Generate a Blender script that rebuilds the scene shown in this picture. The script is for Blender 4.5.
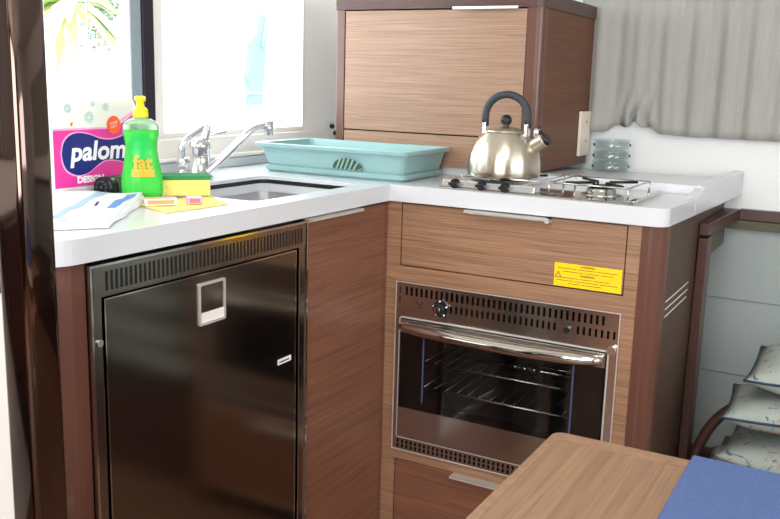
import bpy, bmesh, math, random
from mathutils import Vector, Matrix
random.seed(7)
R = math.radians
PI = math.pi
scene = bpy.context.scene
for o in list(bpy.data.objects):
    bpy.data.objects.remove(o)
C = scene.collection

# ------------------------------------------------------------------ camera
CAM = Vector((0.95, -1.7021, 1.1188))
YAW, PIT, ROLL, FPX = 0.5051, -0.1963, 0.0278, 894.47
rr = Vector((math.cos(YAW), math.sin(YAW), 0)); fw = Vector((-math.sin(YAW), math.cos(YAW), 0)); uu = Vector((0, 0, 1))
f2 = fw * math.cos(PIT) + uu * math.sin(PIT); u2 = -fw * math.sin(PIT) + uu * math.cos(PIT)
cR = rr * math.cos(ROLL) + u2 * math.sin(ROLL); cU = -rr * math.sin(ROLL) + u2 * math.cos(ROLL)
cd = bpy.data.cameras.new('camera'); cam = bpy.data.objects.new('camera', cd); C.objects.link(cam)
cam.matrix_world = Matrix(((cR.x, cU.x, -f2.x, CAM.x), (cR.y, cU.y, -f2.y, CAM.y), (cR.z, cU.z, -f2.z, CAM.z), (0, 0, 0, 1)))
cd.sensor_width = 36.0; cd.sensor_fit = 'HORIZONTAL'; cd.lens = FPX / 780 * 36.0; cd.clip_start = 0.02
scene.camera = cam

# ------------------------------------------------------------------ world, sun, daylight, added fill lamps
w = bpy.data.worlds.new('world'); scene.world = w; w.use_nodes = True
bg = w.node_tree.nodes['Background']; bg.inputs[0].default_value = (0.93, 0.97, 1.0, 1); bg.inputs[1].default_value = 3.2
def area(name, loc, direction, sx, sy, power, col):
    l = bpy.data.lights.new(name, 'AREA'); l.shape = 'RECTANGLE'; l.size = sx; l.size_y = sy; l.energy = power; l.color = col
    o = bpy.data.objects.new(name, l); C.objects.link(o); o.location = loc
    o.rotation_euler = Vector(direction).to_track_quat('-Z', 'Y').to_euler(); return o
sl = bpy.data.lights.new('sun', 'SUN'); sl.energy = 9.0; sl.angle = R(1.0); sl.color = (1, .96, .9)
so = bpy.data.objects.new('sun', sl); C.objects.link(so); so.rotation_euler = Vector((-0.55, 0.5, -0.9)).to_track_quat('-Z', 'Y').to_euler()
area('companionway_daylight', (0.75, -3.0, 1.30), (-0.1, 1, -0.10), 1.5, 1.1, 36, (1, .985, .965))
area('overhead_fill', (0.85, -1.25, 1.93), (0, 0, -1), 0.6, 0.6, 11, (1, .98, .95))  # added overhead lamp under the solid ceiling, lifts the cabin light
area('right_side_fill', (2.46, -1.25, 1.25), (-1, 0, -0.05), 1.9, 0.55, 15, (.95, .98, 1))  # added fill lamp on the unseen right side, brightens the window wall
area('window_daylight', (-0.56, 0.0, 1.30), (1, 0, -0.25), 1.3, 0.55, 9, (.93, .97, 1))
scene.view_settings.view_transform = 'Standard'; scene.view_settings.look = 'None'
scene.view_settings.exposure = 0.0; scene.view_settings.gamma = 1.0
try: scene.view_settings.use_curve_mapping = False
except Exception: pass

# ------------------------------------------------------------------ materials
def srgb(r, g, b):
    f = lambda c: (c / 255 / 12.92) if c / 255 <= .04045 else ((c / 255 + .055) / 1.055) ** 2.4
    return (f(r), f(g), f(b), 1)
def mat(name, col, rough=.5, metal=0, spec=.5, coat=0, trans=0, ior=1.45, alpha=1, bump=None, vary=None, aniso=0):
    m = bpy.data.materials.new(name); m.use_nodes = True; nt = m.node_tree; b = nt.nodes['Principled BSDF']
    b.inputs['Base Color'].default_value = col; b.inputs['Roughness'].default_value = rough; b.inputs['Metallic'].default_value = metal
    b.inputs['Specular IOR Level'].default_value = spec; b.inputs['Coat Weight'].default_value = coat; b.inputs['Coat Roughness'].default_value = .08
    b.inputs['Transmission Weight'].default_value = trans; b.inputs['IOR'].default_value = ior; b.inputs['Alpha'].default_value = alpha
    tc = nt.nodes.new('ShaderNodeTexCoord')
    if vary:   # (scale vector, amount)
        mp = nt.nodes.new('ShaderNodeMapping'); mp.inputs['Scale'].default_value = vary[0]; nt.links.new(tc.outputs['Object'], mp.inputs[0])
        n = nt.nodes.new('ShaderNodeTexNoise'); n.inputs['Scale'].default_value = 1; n.inputs['Detail'].default_value = 4; nt.links.new(mp.outputs[0], n.inputs['Vector'])
        mx = nt.nodes.new('ShaderNodeMix'); mx.data_type = 'RGBA'; a = vary[1]
        mx.inputs[6].default_value = (col[0] * (1 - a), col[1] * (1 - a), col[2] * (1 - a), 1)
        mx.inputs[7].default_value = (min(1, col[0] * (1 + a)), min(1, col[1] * (1 + a)), min(1, col[2] * (1 + a)), 1)
        nt.links.new(n.outputs[0], mx.inputs[0]); nt.links.new(mx.outputs[2], b.inputs['Base Color'])
    if bump:   # (scale vector, strength)
        mp = nt.nodes.new('ShaderNodeMapping'); mp.inputs['Scale'].default_value = bump[0]; nt.links.new(tc.outputs['Object'], mp.inputs[0])
        n = nt.nodes.new('ShaderNodeTexNoise'); n.inputs['Scale'].default_value = 1; n.inputs['Detail'].default_value = 3; nt.links.new(mp.outputs[0], n.inputs['Vector'])
        bp = nt.nodes.new('ShaderNodeBump'); bp.inputs['Strength'].default_value = bump[1]; bp.inputs['Distance'].default_value = .002
        nt.links.new(n.outputs[0], bp.inputs['Height']); nt.links.new(bp.outputs[0], b.inputs['Normal'])
    return m
def wood(name, dark, light, s1=(6, 6, 420), s2=(2, 2, 90), rough=.38, coat=.12, spec=.5):
    m = bpy.data.materials.new(name); m.use_nodes = True; nt = m.node_tree; b = nt.nodes['Principled BSDF']
    tc = nt.nodes.new('ShaderNodeTexCoord'); outs = []
    for s in (s1, s2):
        mp = nt.nodes.new('ShaderNodeMapping'); mp.inputs['Scale'].default_value = s; nt.links.new(tc.outputs['Object'], mp.inputs[0])
        n = nt.nodes.new('ShaderNodeTexNoise'); n.inputs['Scale'].default_value = 1; n.inputs['Detail'].default_value = 5; n.inputs['Roughness'].default_value = .65
        n.inputs['Distortion'].default_value = .3
        nt.links.new(mp.outputs[0], n.inputs['Vector']); outs.append(n)
    ad = nt.nodes.new('ShaderNodeMath'); ad.operation = 'MULTIPLY_ADD'; ad.inputs[1].default_value = .72
    nt.links.new(outs[0].outputs[0], ad.inputs[0])
    sc = nt.nodes.new('ShaderNodeMath'); sc.operation = 'MULTIPLY'; sc.inputs[1].default_value = .28; nt.links.new(outs[1].outputs[0], sc.inputs[0])
    nt.links.new(sc.outputs[0], ad.inputs[2])
    cr = nt.nodes.new('ShaderNodeValToRGB'); cr.color_ramp.elements[0].position = .36; cr.color_ramp.elements[1].position = .64
    cr.color_ramp.elements[0].color = dark; cr.color_ramp.elements[1].color = light
    nt.links.new(ad.outputs[0], cr.inputs[0]); nt.links.new(cr.outputs[0], b.inputs['Base Color'])
    b.inputs['Roughness'].default_value = rough; b.inputs['Coat Weight'].default_value = coat; b.inputs['Coat Roughness'].default_value = .25; b.inputs['Specular IOR Level'].default_value = spec
    return m
def glass(name, tint=(1, 1, 1, 1), refl=.06, rough=.0):
    m = bpy.data.materials.new(name); m.use_nodes = True; nt = m.node_tree; nt.nodes.remove(nt.nodes['Principled BSDF'])
    t = nt.nodes.new('ShaderNodeBsdfTransparent'); t.inputs[0].default_value = tint
    g = nt.nodes.new('ShaderNodeBsdfGlossy'); g.inputs['Roughness'].default_value = rough
    mx = nt.nodes.new('ShaderNodeMixShader'); mx.inputs[0].default_value = refl
    nt.links.new(t.outputs[0], mx.inputs[1]); nt.links.new(g.outputs[0], mx.inputs[2]); nt.links.new(mx.outputs[0], nt.nodes['Material Output'].inputs[0])
    return m
M = {}
M['wood'] = wood('oak_veneer_horizontal', srgb(118, 85, 62), srgb(170, 131, 102))
M['wood_red_shaded'] = wood('oak_veneer_red_shaded', srgb(98, 61, 46), srgb(140, 94, 72))  # same oak as the oven front; dimmer light put into its darker tone
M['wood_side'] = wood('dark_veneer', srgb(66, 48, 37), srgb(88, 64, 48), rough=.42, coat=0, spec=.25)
M['wood_side_warm'] = wood('warm_dark_veneer', srgb(88, 54, 37), srgb(116, 74, 51), rough=.45, coat=0, spec=.3)
M['wood_cab'] = wood('oak_veneer_cabinet', srgb(130, 98, 78), srgb(168, 134, 111))
M['wood_table'] = wood('oak_table', srgb(112, 83, 60), srgb(146, 112, 84), s1=(170, 4, 30), s2=(34, 1.6, 5), rough=.42)
M['band'] = wood('oak_edge_band', srgb(122, 90, 66), srgb(146, 112, 86), s1=(60, 60, 60))
M['lacquer'] = mat('brown_lacquer', srgb(94, 58, 46), .33, coat=.3, vary=((9, 9, 9), .08))
M['dark_lacquer'] = mat('dark_brown_lacquer', srgb(76, 50, 44), .35, vary=((9, 9, 40), .12))
M['gap'] = mat('shadow_gap_body', srgb(30, 22, 18), .8)
M['counter'] = mat('white_worktop', srgb(208, 210, 214), .22, vary=((260, 260, 260), .025))
M['white_wall'] = mat('white_hull_liner', srgb(228, 230, 230), .45, vary=((6, 6, 6), .02))
M['white_trim'] = mat('white_window_trim', srgb(236, 232, 226), .4)
M['ceiling'] = mat('ceiling_vinyl', srgb(225, 222, 214), .7)
M['floor'] = wood('cabin_sole', srgb(112, 80, 62), srgb(150, 112, 88), s1=(3, 120, 3), s2=(1, 20, 1), rough=.35)
M['frame_gray'] = mat('gray_aluminium_frame', srgb(150, 165, 175), .4, .3)
M['frame_black'] = mat('black_rubber_seal', srgb(30, 28, 40), .5)
M['pane'] = glass('window_glass', (.97, .99, .99, 1), .05)
M['steel'] = mat('brushed_steel', srgb(150, 144, 138), .16, 1, bump=((3, 3, 900), .04))
M['steel_door'] = mat('fridge_steel', srgb(132, 124, 116), .13, 1, bump=((3, 500, 3), .03))
M['steel_pol'] = mat('polished_steel', srgb(200, 196, 190), .07, 1)
M['kettle'] = mat('kettle_steel', srgb(205, 196, 180), .27, 1)
_b = M['kettle'].node_tree.nodes['Principled BSDF']; _b.inputs['Anisotropic'].default_value = .85; _b.inputs['Anisotropic Rotation'].default_value = .25
_t = M['kettle'].node_tree.nodes.new('ShaderNodeTangent'); _t.direction_type = 'RADIAL'; _t.axis = 'Z'; M['kettle'].node_tree.links.new(_t.outputs[0], _b.inputs['Tangent'])
M['sink'] = mat('sink_steel', srgb(196, 196, 200), .34, .75)
M['alu'] = mat('satin_aluminium', srgb(220, 218, 215), .32, .6)
M['hob_steel'] = mat('hob_steel', srgb(205, 205, 205), .22, .85)
M['oven_steel'] = mat('oven_steel', srgb(192, 186, 182), .15, 1, bump=((3, 3, 900), .04))
M['lower_wall_shaded'] = mat('gray_shaded_liner', srgb(160, 168, 166), .6)  # white liner grayed: the table's shade is put into this colour
M['seam'] = mat('seam_gray', srgb(128, 132, 132), .7)
M['chrome'] = mat('chrome', srgb(215, 215, 218), .08, 1)
M['bronze'] = mat('polished_post_steel', srgb(104, 88, 82), .07, 1)
M['black'] = mat('black_plastic', srgb(24, 25, 28), .35)
M['rubber'] = mat('dark_gray_grip', srgb(48, 54, 60), .55)
M['black_gloss'] = mat('black_enamel', srgb(9, 9, 10), .12, spec=.25)
M['oven_glass'] = glass('oven_glass', (.80, .80, .81, 1), .04)
M['oven_in'] = mat('oven_enamel', srgb(40, 40, 40), .35)
M['wire'] = mat('chrome_wire', srgb(190, 190, 188), .2, 1)
M['lilac'] = mat('lilac_trim', srgb(70, 78, 108), .4)
M['teal'] = mat('teal_plastic', srgb(142, 178, 178), .3, vary=((5, 5, 5), .03))
M['yellow'] = mat('yellow_sticker', srgb(252, 205, 20), .4)
M['ink'] = mat('brown_ink', srgb(110, 70, 10), .6)
M['inkblack'] = mat('black_ink', srgb(35, 25, 15), .6)
M['curtain'] = mat('gray_linen', srgb(164, 163, 158), .9, spec=.1, vary=((260, 260, 12), .12), bump=((300, 300, 60), .3))
M['cream'] = mat('cream_plastic', srgb(232, 222, 205), .4)
M['pinkish'] = mat('pink_dot', srgb(190, 120, 105), .5)
M['clear'] = glass('clear_plastic', (.93, .96, .96, 1), .14, .05)
M['clear_blue'] = glass('blue_clear_band', (.86, .95, .97, 1), .16, .05)
M['bluecloth'] = mat('blue_fabric', srgb(80, 97, 138), .95, spec=.1, vary=((420, 420, 420), .3), bump=((600, 600, 600), .5))
M['pack'] = mat('pack_film_white', srgb(232, 232, 226), .25)
M['magenta'] = mat('pack_magenta', srgb(228, 60, 158), .3)
M['navy'] = mat('pack_navy', srgb(30, 40, 118), .3)
M['print_white'] = mat('print_white', srgb(245, 240, 245), .4)
M['pale_pink'] = mat('print_pale_pink', srgb(245, 170, 215), .4)
M['pale_teal'] = mat('print_pale_teal', srgb(185, 222, 222), .4)
M['orange'] = mat('print_orange', srgb(245, 98, 40), .4)
M['soap'] = mat('green_soap', srgb(84, 220, 92), .08, trans=.35, ior=1.2)
M['bottle_clear'] = mat('clear_green_bottle', srgb(200, 240, 200), .08, trans=.75, ior=1.15)
M['label_green'] = mat('label_green', srgb(30, 190, 80), .35)
M['cap_yellow'] = mat('yellow_cap', srgb(252, 222, 40), .35)
M['label_orange'] = mat('label_orange', srgb(250, 170, 40), .4)
M['label_peach'] = mat('print_peach', srgb(240, 160, 116), .5)
M['sponge'] = mat('yellow_sponge', srgb(242, 222, 130), .95, spec=.1, vary=((300, 300, 300), .2), bump=((400, 400, 400), .6))
M['scour'] = mat('green_scourer', srgb(60, 135, 85), .95, spec=.1, vary=((500, 500, 500), .25))
M['ycloth'] = mat('yellow_cloth', srgb(238, 230, 145), .9, spec=.1, bump=((400, 400, 400), .3))
M['towel'] = mat('white_cloth', srgb(240, 243, 246), .9, spec=.1, bump=((500, 500, 500), .3))
M['towel_blue'] = mat('blue_stripe', srgb(165, 193, 228), .9)
M['towel_blue2'] = mat('deep_blue_stripe', srgb(100, 142, 205), .9)
M['dark_green'] = mat('dark_green_label', srgb(62, 88, 58), .5)
M['foliage'] = mat('leaf', srgb(185, 205, 130), .7)
M['foliage2'] = mat('leaf_dark', srgb(120, 140, 120), .7)
M['trunk'] = mat('bark', srgb(190, 180, 165), .9)
M['quay'] = mat('pale_concrete', srgb(225, 222, 214), .9)
M['sail_blue'] = mat('blue_canvas', srgb(120, 170, 225), .8)
M['boat_white'] = mat('gelcoat', srgb(240, 240, 238), .3)
M['olive'] = mat('olive_lining', srgb(88, 86, 68), .6)
def cushion_mat():
    m = bpy.data.materials.new('printed_cotton'); m.use_nodes = True; nt = m.node_tree; b = nt.nodes['Principled BSDF']; b.inputs['Roughness'].default_value = .9
    tc = nt.nodes.new('ShaderNodeTexCoord')
    prev = srgb(164, 174, 168); node = None
    for sc, c, lo, hi, sd in ((14, srgb(160, 136, 120), .58, .66, 0), (26, srgb(98, 108, 118), .62, .66, 3.7), (40, srgb(120, 130, 138), .65, .69, 9.1)):
        mp = nt.nodes.new('ShaderNodeMapping'); mp.inputs['Location'].default_value = (sd, sd, sd); nt.links.new(tc.outputs['Object'], mp.inputs[0])
        n = nt.nodes.new('ShaderNodeTexNoise'); n.inputs['Scale'].default_value = sc; n.inputs['Detail'].default_value = 3; n.inputs['Distortion'].default_value = 1.5
        nt.links.new(mp.outputs[0], n.inputs['Vector'])
        cr = nt.nodes.new('ShaderNodeValToRGB'); cr.color_ramp.elements[0].position = lo; cr.color_ramp.elements[1].position = hi
        nt.links.new(n.outputs[0], cr.inputs[0])
        mx = nt.nodes.new('ShaderNodeMix'); mx.data_type = 'RGBA'; nt.links.new(cr.outputs[0], mx.inputs[0])
        if node: nt.links.new(node.outputs[2], mx.inputs[6])
        else: mx.inputs[6].default_value = prev
        mx.inputs[7].default_value = c; node = mx
    nt.links.new(node.outputs[2], b.inputs['Base Color']); return m
M['cushion'] = cushion_mat()
M['piping'] = mat('navy_piping', srgb(44, 62, 84), .8)

# ------------------------------------------------------------------ geometry helpers (all in world coordinates)
def NB(): return bmesh.new()
def setf(faces, mi, smooth=False):
    for f in faces: f.material_index = mi; f.smooth = smooth
def box(bm, x0, x1, y0, y1, z0, z1, bev=0, mi=0, seg=2, xf=None):
    t = bmesh.new(); bmesh.ops.create_cube(t, size=1)
    for v in t.verts: v.co = Vector((x0 + (v.co.x + .5) * (x1 - x0), y0 + (v.co.y + .5) * (y1 - y0), z0 + (v.co.z + .5) * (z1 - z0)))
    if bev: bmesh.ops.bevel(t, geom=list(t.edges), offset=bev, segments=seg, affect='EDGES', profile=.5)
    if xf: bmesh.ops.transform(t, matrix=xf, verts=t.verts)
    merge(bm, t, mi, False)
def merge(bm, t, mi, smooth):
    vm = {}
    for v in t.verts: vm[v] = bm.verts.new(v.co)
    for f in t.faces:
        try: g = bm.faces.new([vm[v] for v in f.verts])
        except ValueError: continue
        g.material_index = mi; g.smooth = smooth
    t.free()
def ring(c, a, b, r, seg, sa=1, sb=1):
    return [c + a * (r * sa * math.cos(2 * PI * i / seg)) + b * (r * sb * math.sin(2 * PI * i / seg)) for i in range(seg)]
def loft(bm, rings, mi=0, smooth=True, cap=True):
    vs = [[bm.verts.new(p) for p in r] for r in rings]; n = len(vs[0])
    for i in range(len(vs) - 1):
        for j in range(n):
            f = bm.faces.new((vs[i][j], vs[i][(j + 1) % n], vs[i + 1][(j + 1) % n], vs[i + 1][j])); f.material_index = mi; f.smooth = smooth
    if cap:
        f = bm.faces.new(vs[0][::-1]); f.material_index = mi
        f = bm.faces.new(vs[-1]); f.material_index = mi
def frame_of(d):
    d = d.normalized(); h = Vector((0, 0, 1)) if abs(d.z) < .9 else Vector((1, 0, 0)); a = d.cross(h).normalized(); return a, d.cross(a).normalized()
def cyl(bm, p0, p1, r0, r1=None, seg=20, mi=0, smooth=True):
    p0, p1 = Vector(p0), Vector(p1); a, b = frame_of(p1 - p0); r1 = r0 if r1 is None else r1
    loft(bm, [ring(p0, a, b, r0, seg), ring(p1, a, b, r1, seg)], mi, smooth)
def catmull(pts, n=8):
    P = [Vector(p) for p in pts]; P = [P[0] * 2 - P[1]] + P + [P[-1] * 2 - P[-2]]; out = []
    for i in range(1, len(P) - 2):
        for k in range(n):
            t = k / n; out.append(.5 * ((2 * P[i]) + (-P[i - 1] + P[i + 1]) * t + (2 * P[i - 1] - 5 * P[i] + 4 * P[i + 1] - P[i + 2]) * t * t + (-P[i - 1] + 3 * P[i] - 3 * P[i + 1] + P[i + 2]) * t ** 3))
    out.append(P[-2]); return out
def tube(bm, pts, r, seg=12, mi=0, smooth_path=True, n=8, sb=1):
    P = catmull(pts, n) if smooth_path else [Vector(p) for p in pts]
    rr_ = r if isinstance(r, (list, tuple)) else None; rings = []; prev = None
    for i, p in enumerate(P):
        d = (P[min(i + 1, len(P) - 1)] - P[max(i - 1, 0)]).normalized()
        if prev is None: a, b = frame_of(d)
        else: a = (prev - d * prev.dot(d)).normalized(); b = d.cross(a)
        prev = a; t = i / (len(P) - 1) * ((len(rr_) - 1) if rr_ else 1)
        rad = r if not rr_ else rr_[min(int(t), len(rr_) - 2)] * (1 - (t - min(int(t), len(rr_) - 2))) + rr_[min(int(t), len(rr_) - 2) + 1] * (t - min(int(t), len(rr_) - 2))
        rings.append(ring(p, a, b, rad, seg, 1, sb))
    loft(bm, rings, mi)
def lathe(bm, c, prof, seg=40, mi=0, sx=1, sy=1, rot=0, smooth=True):
    c = Vector(c); a = Vector((math.cos(rot), math.sin(rot), 0)); b = Vector((-math.sin(rot), math.cos(rot), 0))
    loft(bm, [ring(c + Vector((0, 0, z)), a, b, max(r, .0002), seg, sx, sy) for r, z in prof], mi, smooth)
def ball(bm, c, r, mi=0, sz=1):
    t = bmesh.new(); bmesh.ops.create_uvsphere(t, u_segments=20, v_segments=12, radius=r)
    for v in t.verts: v.co = Vector((v.co.x, v.co.y, v.co.z * sz)) + Vector(c)
    merge(bm, t, mi, True)
def rpoly(x0, x1, y0, y1, r, n=6):
    rs = r if isinstance(r, (list, tuple)) else (r,) * 4; out = []   # corners: (x1,y1),(x0,y1),(x0,y0),(x1,y0)
    for (cx, cy, a0), q in zip(((x1, y1, 0), (x0, y1, 90), (x0, y0, 180), (x1, y0, 270)), rs):
        sx = -1 if cx == x1 else 1; sy = -1 if cy == y1 else 1
        if q <= 0: out.append((cx, cy)); continue
        for i in range(n + 1): a = R(a0 + 90 * i / n); out.append((cx + sx * q + q * math.cos(a), cy + sy * q + q * math.sin(a)))
    return out
def prism(bm, poly, z0, z1, mi=0, holes=(), fn=None, smooth_side=False):
    """extrude a 2-D outline with holes; fn maps (u, v, w) to a world point"""
    fn = fn or (lambda u, v, q: Vector((u, v, q)))
    t = bmesh.new(); es = []
    for lp in [poly] + list(holes):
        vs = [t.verts.new((p[0], p[1], 0)) for p in lp]
        es += [t.edges.new((vs[i], vs[(i + 1) % len(vs)])) for i in range(len(vs))]
    bmesh.ops.triangle_fill(t, edges=es, use_beauty=True, use_dissolve=False)
    tris = [[(v.co.x, v.co.y) for v in f.verts] for f in t.faces]; t.free()
    cache = {}
    def V(u, v, q):
        k = (round(u, 6), round(v, 6), q)
        if k not in cache: cache[k] = bm.verts.new(fn(u, v, q))
        return cache[k]
    new = []
    for tr in tris:
        for q in ((z0, 0), (z1, 1)):
            vs = [V(u, v, q[0]) for u, v in tr]
            try: new.append(bm.faces.new(vs))
            except ValueError: pass
    for lp in [poly] + list(holes):
        for i in range(len(lp)):
            a, b = lp[i], lp[(i + 1) % len(lp)]
            try:
                f = bm.faces.new((V(a[0], a[1], z0), V(b[0], b[1], z0), V(b[0], b[1], z1), V(a[0], a[1], z1))); f.smooth = smooth_side; new.append(f)
            except ValueError: pass
    for f in new: f.material_index = mi
def xplane(x_at=0):   # outline in (y, z), extruded along x
    return lambda u, v, q: Vector((q, u, v))
def yplane():         # outline in (x, z), extruded along y
    return lambda u, v, q: Vector((u, q, v))

def wpos(o):
    v = Vector((0, 0, 0))
    while o: v = v + o.location; o = o.parent
    return v
def props(o, label=None, cat=None, group=None, kind=None):
    if label: o['label'] = label
    if cat: o['category'] = cat
    if group: o['group'] = group
    if kind: o['kind'] = kind
    return o
def thing(name, loc, label, cat, group=None):
    o = bpy.data.objects.new(name, None); C.objects.link(o); o.location = loc; o.empty_display_size = .05
    return props(o, label, cat, group)
def obj(name, bm, mats, parent=None, origin=None, label=None, bevel=0, subsurf=0):
    bmesh.ops.recalc_face_normals(bm, faces=bm.faces)
    off = wpos(parent) if parent else Vector(origin or (0, 0, 0))
    for v in bm.verts: v.co -= off
    me = bpy.data.meshes.new(name); bm.to_mesh(me); bm.free()
    for k in (mats if isinstance(mats, (list, tuple)) else [mats]): me.materials.append(M[k])
    o = bpy.data.objects.new(name, me); C.objects.link(o)
    if parent: o.parent = parent
    else: o.location = off
    if label: o['label'] = label
    if bevel:
        b = o.modifiers.new('bevel', 'BEVEL'); b.width = bevel; b.segments = 3; b.limit_method = 'ANGLE'; b.angle_limit = R(40)
    if subsurf:
        s = o.modifiers.new('sub', 'SUBSURF'); s.levels = subsurf; s.render_levels = subsurf
    return o
def struct(name, bm, mats, parent=None, **k):
    o = obj(name, bm, mats, parent, **k)
    if not parent: o['kind'] = 'structure'
    return o
def text(bm, s, size, fn, mi=0, bold=0, shear=0, depth=.0004, align='LEFT'):
    """solid letters: the glyph outlines become geometry mapped by fn(u, v, w)"""
    cu = bpy.data.curves.new('t', 'FONT'); cu.body = s; cu.size = size; cu.offset = bold; cu.shear = shear; cu.resolution_u = 3; cu.align_x = align
    ob = bpy.data.objects.new('t', cu); C.objects.link(ob)
    me = bpy.data.meshes.new_from_object(ob.evaluated_get(bpy.context.evaluated_depsgraph_get()))
    vs = [bm.verts.new(fn(v.co.x, v.co.y, depth)) for v in me.vertices]
    for p in me.polygons:
        try: f = bm.faces.new([vs[i] for i in p.vertices]); f.material_index = mi
        except ValueError: pass
    bpy.data.objects.remove(ob); bpy.data.meshes.remove(me); bpy.data.curves.remove(cu)

# ================================================================== SETTING
H = .90; T = .0354; O = .0104
CEIL = 1.95
b = NB(); box(b, -.60, 2.5, -3.2, .80, -.05, 0); struct('floor', b, 'floor')
b = NB(); box(b, -.60, 2.5, -3.2, .80, CEIL, CEIL + .05); struct('ceiling', b, 'ceiling')
# wall with the window: x = -.50
WX = -.50
b = NB()
box(b, WX - .08, WX, -3.2, .80, 0, .979)
box(b, WX - .08, WX, -3.2, .80, 1.62, CEIL)
box(b, WX - .08, WX, .392, .80, .979, 1.62)
box(b, WX - .08, WX, -3.2, -1.12, .979, 1.62)
M['window_wall'] = mat('white_liner_glare', srgb(248, 248, 245), .5)  # whiter than the other liner: window glare put into the wall colour
struct('wall_left', b, 'window_wall')
b = NB(); box(b, -.60, 2.5, .66, .74, .79, CEIL); wb = struct('wall_back', b, 'white_wall')
b = NB(); box(b, -.60, 2.5, .664, .74, 0, .79); struct('lower_wall_shaded', b, 'lower_wall_shaded', wb)
b = NB(); box(b, .54, 2.5, .6620, .6638, .598, .6005); box(b, .54, 2.5, .6620, .6638, .402, .4045); struct('panel_seam', b, 'seam', wb)
b = NB(); box(b, 2.5, 2.58, -3.2, .80, 0, .95); box(b, 2.5, 2.58, -3.2, .80, 1.55, CEIL)
box(b, 2.5, 2.58, -3.2, -2.3, .95, 1.55); box(b, 2.5, 2.58, -.2, .80, .95, 1.55); struct('wall_right', b, 'white_wall')
# wall behind the camera with the companionway opening
b = NB(); box(b, -.60, -.02, -3.2, -3.12, 0, CEIL); box(b, 1.6, 2.5, -3.2, -3.12, 0, CEIL); box(b, -.02, 1.6, -3.2, -3.12, 0, .72); box(b, -.02, 1.6, -3.2, -3.12, 1.88, CEIL)
struct('wall_front', b, 'wood_side')
# window
b = NB()
box(b, -.515, -.497, -.194, -.160, .979, 1.62, .003); box(b, -.515, -.4985, -.160, .392, .979, .990, .002); box(b, -.53, -.4985, .388, .396, .990, 1.62)
box(b, -.515, -.4985, -1.12, -.253, .979, .995, .002)
w1 = struct('window_1', b, 'white_trim')
b = NB(); box(b, -.506, -.490, -.2275, -.194, .979, 1.62, .002); struct('window_seal', b, 'frame_black', w1)
b = NB(); box(b, -.52, -.494, -.262, -.2275, .979, 1.62, .003); struct('window_frame', b, 'frame_gray', w1)
b = NB(); box(b, -.541, -.538, -.194, .388, .979, 1.62); struct('pane', b, 'pane', w1)
b = NB(); box(b, -.541, -.538, -1.12, -.262, .979, 1.62); struct('pane', b, 'pane', w1)
b = NB(); box(b, -.543, -.537, -.3375, -.3355, .979, 1.62); struct('window_bar', b, 'frame_gray', w1)
b = NB(); box(b, WX, -.470, -.95, .245, .926, .934, .002); box(b, WX, -.488, -.95, .60, .90, .976, .002); struct('trim_1', b, 'white_trim')
b = NB(); box(b, WX, -.482, -.93, .26, .9, .922, .002); struct('trim_2', b, 'counter')

# outdoors, seen through the window
b = NB(); box(b, -40, -2.2, -30, 60, -1.2, -1.0); q = struct('ground', b, 'quay')

def palm(x, y, zt):
    t = thing('palm_tree', (x, y, -1.0), 'sunlit pale green palm outside, in the left window pane', 'tree')
    b = NB(); tube(b, [(x, y, -1.0), (x + .1, y, 0.2), (x, y, zt)], [.09, .07, .06], 10); obj('trunk', b, 'trunk', t)
    b = NB()
    for k in range(34):
        a = random.uniform(0, 2 * PI); L = random.uniform(.6, .95); up = random.uniform(-.1, .9); prev = None
        d = Vector((math.cos(a), math.sin(a), 0)); s = Vector((-d.y, d.x, 0))
        for i in range(7):
            f = i / 6; c = Vector((x, y, zt)) + d * (L * f) + Vector((0, 0, L * (up * f - 1.05 * f * f))); wd = .09 * math.sin(PI * min(1, f * .9 + .1)) + .01
            cur = [b.verts.new(c + s * wd - Vector((0, 0, wd * .5))), b.verts.new(c), b.verts.new(c - s * wd - Vector((0, 0, wd * .5)))]
            if prev:
                b.faces.new((prev[0], prev[1], cur[1], cur[0])); b.faces.new((prev[1], prev[2], cur[2], cur[1]))
            prev = cur
    obj('fronds', b, 'foliage', t)
palm(-9.0, 7.15, 2.05)
t = thing('leafy_tree', (-11.0, 9.55, -1.0), 'darker bushy tree outside, at the right of the palm', 'tree')
b = NB(); tube(b, [(-11, 9.55, -1), (-11, 9.55, 1.9)], [.12, .08], 10); obj('trunk', b, 'trunk', t)
b = NB()
for k in range(900):
    a = random.uniform(0, 2 * PI); h = random.gauss(0, .38); rad = abs(random.gauss(0, .28)); c = Vector((-11 + rad * math.cos(a), 9.55 + rad * math.sin(a), 2.25 + h))
    n = Vector((random.uniform(-1, 1), random.uniform(-1, 1), random.uniform(-1, 1))).normalized(); p, q2 = frame_of(n); s = random.uniform(.03, .07)
    b.faces.new([b.verts.new(c + p * s), b.verts.new(c + q2 * s * .6), b.verts.new(c - p * s), b.verts.new(c - q2 * s * .6)])
obj('foliage', b, 'foliage2', t)
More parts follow.
